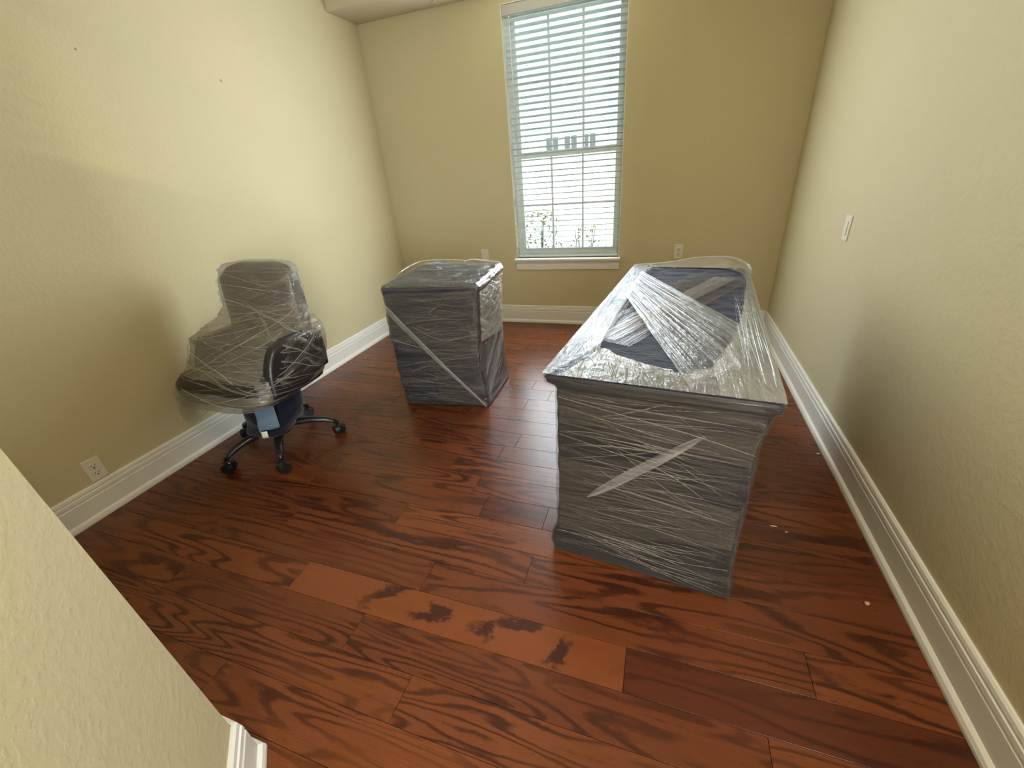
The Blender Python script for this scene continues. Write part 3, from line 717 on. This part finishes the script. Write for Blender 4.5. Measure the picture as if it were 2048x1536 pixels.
def cfront(s, zz, off=.008):
    c = section(SCB, min(max(zz, .004), .790)); p = c[0].lerp(c[1], s) + Vector((CN.x, CN.y)) * off
    return Vector((p.x, p.y, zz))
def cright(s, zz, off=.008):
    c = section(SCB, min(max(zz, .004), .790)); p = c[1].lerp(c[2], s) + Vector((.99, .08)) * off
    return Vector((p.x, p.y, zz))
_FN = FN; FN = CN
front_band(cfront, (.02, .45, .755), (.99, .40, .76), 0, 0, M['film_haze'], cab, seed=11)
front_band(cfront, (.45, .04, .40), (.985, .03, .42), 0, 0, M['film_haze'], cab, seed=12, off=.012)
front_band(cfront, (.0, .655, .705), (.985, .004, .035), 0, 0, M['film_band'], cab, seed=13, off=.016)
rope(cfront, [(0, .70), (.3, .50), (.5, .36), (.75, .185), (.985, .012)], [.003, .006, .007, .006, .004], M['film_rope'], cab, .016)
rope(cfront, [(.02, .47), (.25, .43), (.42, .41)], .0025, M['film_rope'], cab)
rope(cfront, [(.18, .25), (.6, .33), (.99, .36)], .0015, M['film_rope'], cab, .014)
rope(cfront, [(.3, .55), (.6, .47), (.99, .50)], .0015, M['film_rope'], cab, .014)
rope(cfront, [(.66, .735), (.60, .68), (.50, .635), (.60, .610)], [.004, .010, .012, .006], M['film_haze'], cab, .014, 'film_knot')
wrinkles(cfront, 55, cab, 8, M['film_wrink'], steep=12, wmax=.0022)
wrinkles(cright, 40, cab, 9, M['film_wrink'], s_rng=(.06, .93), slope=.3, wmax=.003, steep=20)
def ctop(s_, v_, off):
    p = quad_pt(inset(CQ, .012, .012, .012, .012), s_, v_); return Vector((p.x, p.y, .804 + .022 * math.exp(-((s_ - .25) ** 2 + (v_ - .75) ** 2) / .08) + off))
wrinkles(ctop, 46, cab, 17, M['film_streak'], s_rng=(.02, .98), z_rng=(.03, .97), slope=.35, wmax=.0035, off=.002, steep=14)
FN = Vector((.99, .08, 0))
front_band(cright, (.05, .44, .745), (.93, .36, .75), 0, 0, M['film_sheen'], cab, nm='film_sheen_sheet', seed=31, off=.010)  # cream sheet paints in the bright reflection on the cabinet's right side
for i, (za, zb_, hw) in enumerate(((.12, .34, .05), (.24, .48, .035))):
    front_band(cright, (.08, za - hw, za + hw), (.92, zb_ - hw, zb_ + hw), 0, 0, M['film_streak'], cab, seed=20 + i, off=.012 + .002 * i)
FN = _FN
wisp('film_rope', [(-1.60, 2.30, .80), (-1.61, 2.48, .815), (-1.58, 2.62, .822), (-1.40, 2.645, .822), (-1.25, 2.65, .815)], [.003, .007, .006, .004, .003], cab)
wisp('film_rope', [(-1.28, 2.645, .806), (-1.22, 2.65, .822), (-1.14, 2.65, .815), (-1.02, 2.645, .803)], [.003, .007, .006, .004], cab)

# ------------------------------------------------------------------ chair
CX, CY = -2.03, 1.475
chair = thing('office_chair', 'black swivel office chair wrapped in stretch film by the left wall', 'chair', (CX, CY, 0))
def L(x, y, z): return (x - CX, y - CY, z)
def loft(name, secs, m, parent, expo=4.0, nu=72, nv=60, amp=0.0, fs=10, seed=0.0, cap=True, off=0.0, expos=None):
    """secs: (z, x0, x1, y0, y1) super-ellipse sections in world x/y"""
    zs_ = [s_[0] for s_ in secs]
    def ev(z):
        for a, b in zip(secs, secs[1:]):
            if a[0] <= z <= b[0]:
                t = (z - a[0]) / (b[0] - a[0]); t = t * t * (3 - 2 * t) * .6 + t * .4
                return [lerp(a[i], b[i], t) for i in range(1, 5)]
        return list(secs[-1][1:])
    def f(a, b):
        z = lerp(zs_[0], zs_[-1], b); x0, x1, y0, y1 = ev(z); ang = a * 2 * PI - PI * .75
        c, s_ = math.cos(ang), math.sin(ang); r = 1 / (abs(c) ** expo + abs(s_) ** expo) ** (1 / expo)
        d = 1 + 0.0
        x = (x0 + x1) / 2 + c * r * ((x1 - x0) / 2 + off); y = (y0 + y1) / 2 + s_ * r * ((y1 - y0) / 2 + off)
        if amp:
            k = amp * (N3(x * fs + seed, y * fs, z * fs * 1.4) + .5 * N3(x * fs * 2.6, y * fs * 2.6 + seed, z * fs * 3))
            x += c * k; y += s_ * k
        return (x - CX, y - CY, z)
    o = grid_mesh(name, nu, nv, f, lambda a, b: (a * 1.9, lerp(zs_[0], zs_[-1], b)), m, parent, close_u=True)
    if cap:
        bm = bmesh.new(); bm.from_mesh(o.data); bm.verts.ensure_lookup_table()
        bm.faces.new([bm.verts[i] for i in range(nu)][::-1]); n = nu * nv; bm.faces.new([bm.verts[n + i] for i in range(nu)])
        bm.to_mesh(o.data); bm.free()
        for p in o.data.polygons: p.use_smooth = True
    return o
FILM = [(.385, -2.22, -1.84, 1.22, 1.60), (.405, -2.33, -1.74, 1.165, 1.66), (.45, -2.372, -1.695, 1.165, 1.70), (.51, -2.352, -1.68, 1.20, 1.72), (.58, -2.325, -1.675, 1.27, 1.735),
        (.64, -2.345, -1.672, 1.32, 1.74), (.685, -2.350, -1.68, 1.345, 1.745), (.715, -2.33, -1.72, 1.42, 1.745), (.75, -2.315, -1.765, 1.54, 1.745), (.80, -2.320, -1.785, 1.60, 1.745),
        (.92, -2.318, -1.785, 1.625, 1.75), (.98, -2.305, -1.795, 1.645, 1.755), (1.008, -2.27, -1.83, 1.655, 1.755), (1.020, -2.17, -1.92, 1.67, 1.745)]
def cushion(name, x0, x1, y0, y1, z0, z1, m, parent, r=.045, seed=0.0):
    h = z1 - z0
    loft(name, [(z0, x0 + r, x1 - r, y0 + r, y1 - r), (z0 + h * .12, x0 + .012, x1 - .012, y0 + .012, y1 - .012), (z0 + h * .4, x0, x1, y0, y1), (z0 + h * .7, x0 + .004, x1 - .004, y0 + .004, y1 - .004), (z0 + h * .93, x0 + .025, x1 - .025, y0 + .025, y1 - .025), (z1, x0 + r + .02, x1 - r - .02, y0 + r + .02, y1 - r - .02)], m, parent, 5, 48, 16, .003, 9, seed)
cushion('seat', -2.350, -1.705, 1.185, 1.69, .402, .545, M['leather'], chair)
loft('backrest', [(.47, -2.26, -1.84, 1.60, 1.70), (.60, -2.310, -1.79, 1.60, 1.72), (.80, -2.312, -1.792, 1.625, 1.738), (.93, -2.310, -1.794, 1.64, 1.745), (.985, -2.27, -1.835, 1.665, 1.742), (1.010, -2.18, -1.92, 1.68, 1.735)], M['leather'], chair, 5, 48, 30, .004, 8, 2)
for s_, xa, ya in ((-1, -2.312, 1.40), (1, -1.722, 1.42)):
    loft('armrest', [(.635, xa - .022, xa + .022, ya + .015, 1.66), (.645, xa - .030, xa + .030, ya, 1.67), (.665, xa - .030, xa + .030, ya, 1.67), (.676, xa - .020, xa + .020, ya + .02, 1.66)], M['black'], chair, 4, 40, 6)
    loft('arm_panel', [(.47, xa - .016, xa + .016, 1.34, 1.66), (.56, xa - .018, xa + .018, 1.36, 1.67), (.637, xa - .018, xa + .018, ya, 1.67)], M['leather'], chair, 6, 32, 6)
def side_cover():
    """dark taut side between the right arm and the seat"""
    poly = [(1.262, .452), (1.275, .56), (1.31, .64), (1.37, .69), (1.50, .705), (1.59, .665), (1.632, .575), (1.60, .49), (1.53, .455), (1.40, .440)]
    c = Vector((sum(p[0] for p in poly) / len(poly), sum(p[1] for p in poly) / len(poly))); sp = smooth_pts(poly + poly[:1], 5)[:-1]
    def f(a, b):
        p = sp[int(round(a * len(sp))) % len(sp)]; q = c.lerp(Vector((p.x, p.y)), min(1, b * 1.25))
        x = -1.684 - .040 * max(0, b * 1.25 - 1) * 4 - .012 * min(1, b * 1.25) ** 3 + .006 * N3(q.x * 16, q.y * 16, 2) * (1 - b)
        return L(x, q.x, q.y)
    return grid_mesh('side_cover', len(sp), 10, f, lambda a, b: (a, b * .3), M['leather'], chair, close_u=True)
side_cover()
# gas column, hub, five legs with casters
def cyl(name, r0, r1, z0, z1, m, parent, seg=20):
    bm = bmesh.new(); bmesh.ops.create_cone(bm, cap_ends=True, segments=seg, radius1=r0, radius2=r1, depth=z1 - z0, matrix=Matrix.Translation((0, 0, (z0 + z1) / 2)))
    return from_bm(name, bm, m, parent, True)
cyl('gas_column', .026, .026, .10, .40, M['black'], chair)
cyl('hub', .050, .042, .085, .155, M['black'], chair)
box('tilt_mechanism', (-.10, -.12, .375), (.10, .12, .408), M['black'], chair, .012, 2)
def caster_mesh():
    bm = bmesh.new()
    for s_ in (-1, 1):
        bmesh.ops.create_cone(bm, cap_ends=True, segments=18, radius1=.028, radius2=.024, depth=.020, matrix=Matrix.Translation((s_ * .016, 0, .028)) @ Matrix.Rotation(PI / 2 * s_, 4, 'Y'))
    bmesh.ops.create_cone(bm, cap_ends=True, segments=12, radius1=.008, radius2=.008, depth=.05, matrix=Matrix.Translation((0, 0, .055)))
    add_box(bm, (-.010, -.024, .022), (.010, .020, .058), .006)
    me = bpy.data.meshes.new('caster'); bm.normal_update(); bm.to_mesh(me); bm.free(); me.materials.append(M['black']); return me
cm = caster_mesh()
for ang in (251, 314, 32, 107, 180):
    a = math.radians(ang); d = Vector((math.cos(a), math.sin(a), 0)); R_ = .31 if ang != 180 else .30
    pr = [(.02, .130, .032), (.10, .134, .029), (.18, .128, .024), (.25, .112, .021), (.29, .094, .018), (R_, .076, .014)]
    lg = tube('leg', [d * r + Vector((0, 0, z_)) for r, z_, _ in pr], [q for _, _, q in pr], M['black'], chair, 10, .8)
    ca = link('caster', cm, None, lg); ca.location = d * R_; ca.rotation_euler = (0, 0, a + .6); ca.scale = (1.15, 1.15, 1.15)
# blue pad bundled round the column, with a pale flap and a white tag
loft('pad_bundle', [(.150, -2.09, -1.90, 1.32, 1.46), (.170, -2.12, -1.86, 1.30, 1.50), (.24, -2.10, -1.83, 1.30, 1.56), (.33, -2.08, -1.82, 1.30, 1.58), (.40, -2.08, -1.84, 1.28, 1.58)], M['pad_ink'], chair, 2.6, 48, 24, .014, 9, 5)
def flap(name, corners, m, parent, amp=.006, n=10):
    A, B_, C_, D_ = [Vector(L(*p)) for p in corners]
    def f(u, v):
        p = A.lerp(B_, u).lerp(D_.lerp(C_, u), v); return (p.x, p.y + amp * N3(p.x * 20, p.z * 20, 1), p.z)
    o = grid_mesh(name, n, n, f, lambda u, v: (u * .2, v * .2), m, parent)
    md = o.modifiers.new('thickness', 'SOLIDIFY'); md.thickness = .005
    return o
fl = flap('pad_flap', [(-1.915, 1.272, .225), (-1.815, 1.312, .245), (-1.795, 1.315, .385), (-1.875, 1.262, .385)], M['pad_light'], chair)
flap('care_tag', [(-1.900, 1.262, .195), (-1.868, 1.272, .200), (-1.860, 1.270, .240), (-1.890, 1.260, .238)], M['tag'], chair, .001, 3)
# film over the chair
sf = loft('stretch_film', FILM, M['film_chair'], chair, 4.2, 110, 110, .005, 13, 3.0)
sf.data.materials.append(M['film_clear'])              # single taut layer over the right side
for p in sf.data.polygons:
    x, y, z_ = p.center.x + CX, p.center.y + CY, p.center.z
    if x > -1.76 and ((y - 1.45) / .19) ** 2 + ((z_ - .575) / .135) ** 2 < 1 + .35 * N3(y * 12, z_ * 12, 1): p.material_index = 1
def film_pt(z, ang, off=.006):
    for a, b in zip(FILM, FILM[1:]):
        if a[0] <= z <= b[0]:
            t = (z - a[0]) / (b[0] - a[0]); t = t * t * (3 - 2 * t) * .6 + t * .4; x0, x1, y0, y1 = [lerp(a[i], b[i], t) for i in range(1, 5)]
    c, s_ = math.cos(ang), math.sin(ang); r = 1 / (abs(c) ** 4.2 + abs(s_) ** 4.2) ** (1 / 4.2)
    return Vector(((x0 + x1) / 2 + c * r * ((x1 - x0) / 2 + off), (y0 + y1) / 2 + s_ * r * ((y1 - y0) / 2 + off), z))
def chair_rope(a0, z0, a1, z1, r=.002, mid=0.0):
    pts = [film_pt(lerp(z0, z1, i / 24) + mid * math.sin(PI * i / 24), math.radians(lerp(a0, a1, i / 24))) for i in range(25)]
    wisp('film_rope', pts, r, chair)
for q in ((195, .70, 330, .47, .0026), (215, .50, 330, .80, .0024), (205, .44, 320, .72, .0018), (200, .60, 340, .53, .0016), (190, .75, 345, .80, .0018), (200, .93, 340, .86, .0022), (200, .88, 345, .70, .0026),
          (195, .98, 345, .97, .0016), (270, .44, 340, .55, .0022), (215, .52, 300, .43, .0024), (200, .83, 330, .76, .0018), (230, .97, 300, .90, .0015), (320, .62, 380, .50, .0020), (300, .50, 370, .66, .0018), (190, .66, 300, .74, .0016)):
    chair_rope(*q)
def cfilm(s_, z_, off): return film_pt(min(max(z_, .39), 1.01), math.radians(lerp(185, 395, s_)), off)
wrinkles(cfilm, 60, chair, 4, M['film_wrink'], s_rng=(0, 1), z_rng=(.41, 1.0), slope=.22, wmax=.0022, off=.010, steep=24)
wisp('film_tail', [(-2.30, 1.22, .40), (-2.33, 1.19, .35), (-2.29, 1.17, .315), (-2.20, 1.17, .325), (-2.14, 1.19, .36), (-2.10, 1.21, .39)], [.002, .003, .003, .003, .002, .002], chair)

# ------------------------------------------------------------------ litter on the floor, marks on the wall
def blob(name, loc, r, m, label, cat, squash=(1, 1, 1), seed=0.0, group=None):
    bm = bmesh.new(); bmesh.ops.create_icosphere(bm, subdivisions=2, radius=r)
    for v in bm.verts:
        k = 1 + .28 * N3(v.co.x / r * 1.3 + seed, v.co.y / r * 1.3, v.co.z / r * 1.3); v.co = Vector((v.co.x * squash[0] * k, v.co.y * squash[1] * k, v.co.z * squash[2] * k))
    zmin = min(v.co.z for v in bm.verts)
    for v in bm.verts: v.co.z -= zmin
    o = from_bm(name, bm, m, None, True); o.location = loc; return tag(o, label, cat, group)
blob('crumb', (.725, 1.163, 0), .0075, M['crumb'], 'round tan crumb on the floor near the right baseboard', 'crumb', (1, .9, .8), 1)
blob('scrap', (.512, 1.452, 0), .010, M['paper'], 'larger pale scrap on floor right of the desk', 'scrap', (1.3, .35, .18), 2)
blob('scrap', (.552, 1.432, 0), .005, M['paper'], 'smaller pale fleck beside a scrap right of the desk', 'scrap', (1.2, .5, .25), 3)
blob('scrap', (.800, 2.000, 0), .010, M['paper'], 'pale fleck by the right baseboard level with mid desk', 'scrap', (.8, .6, .3), 4)
for y, z_, r, lb in ((2.262, 1.925, .008, 'larger dark nail plug high on the left wall'), (1.57, 1.955, .005, 'smaller dark nail plug nearer the left photo edge')):
    bm = bmesh.new(); bmesh.ops.create_cone(bm, cap_ends=True, segments=10, radius1=r, radius2=r * .6, depth=.003, matrix=Matrix.Rotation(PI / 2, 4, 'Y'))
    o = from_bm('wall_plug', bm, mat_plain('plug_' + str(r), (.40, .34, .21), .7)); o.location = (XL + .0016, y, z_); tag(o, lb, 'wall plug')

# ------------------------------------------------------------------ outside the window
GZ = -1.0
def slab(name, y0, y1, m, label):
    gm = bpy.data.meshes.new(name); gm.from_pydata([(-60, y0, GZ), (60, y0, GZ), (60, y1, GZ), (-60, y1, GZ)], [], [(0, 1, 2, 3)])
    return struct(link(name, gm, m), label)
slab('bounce_cut_strip', YB + .14, 10.5, M['lawn'], 'unseen dark lawn strip, added to cut light bounced up at the blind')  # unseen dark strip added to keep bounced light off the slats' undersides
slab('ground_outside', 10.5, 80, M['ground'], 'bright pale paving outside beyond the lawn')
struct(box('shade_block', (XL - .6, YF - .6, HC + .1), (XF + .3, YB + .55, HC + 3.2), M['stucco']), 'unseen tall block above the room, shading the ground outside')  # unseen, made tall to throw shade on the ground by the window
nb = thing('neighbour_house', 'bright white house seen far off through the blind', 'building', (-5, 25, GZ))
box('wall', (-12, 0, 0), (14, 6, 3.75), M['stucco'], nb)
for x in (-.95, .05, 1.02):
    for dx in (0, .36):
        wn = box('window', (x + dx - .40, -.05, 3.05), (x + dx - .12, .02, 3.62), M['darkpane'], nb)
def shrub(loc, rx, rz, n, label, seed):
    t = thing('shrub', label, 'shrub', loc); r = random.Random(seed)
    for k in range(5):
        a = r.uniform(0, 2 * PI); q = r.uniform(.2, .8)
        tube('stem', [(0, 0, 0), (math.cos(a) * rx * q * .5, math.sin(a) * rx * q * .4, rz * .55), (math.cos(a) * rx * q, math.sin(a) * rx * q * .6, rz * r.uniform(.8, 1.0))], [.014, .010, .004], M['stem'], t, 6)
    vs_, fs = [], []
    for k in range(n):
        a = r.uniform(0, 2 * PI); q = math.sqrt(r.random()); h = r.uniform(.30, 1.0); s_ = math.sqrt(max(.05, 1 - ((h - .6) / .5) ** 2))
        p = Vector((math.cos(a) * q * rx * s_, math.sin(a) * q * rx * .6 * s_, h * rz))
        d = Vector((r.uniform(-1, 1), r.uniform(-1, 1), r.uniform(-.6, .8))).normalized() * .04; e = d.cross(Vector((r.uniform(-1, 1), r.uniform(-1, 1), 1))).normalized() * .014
        i = len(vs_); vs_ += [p - d, p + e, p + d, p - e]; fs.append((i, i + 1, i + 2, i + 3))
    me = bpy.data.meshes.new('foliage'); me.from_pydata(vs_, [], fs); o = link('foliage', me, M['leaf'], t); o['kind'] = 'stuff'
shrub((-1.85, 6.6, GZ), .42, 1.75, 420, 'sparse yellow-leaved shrub outside, left half of the window', 3)
shrub((-1.15, 6.7, GZ), .28, 1.50, 160, 'smaller bare-twigged shrub outside, middle of the window', 5)
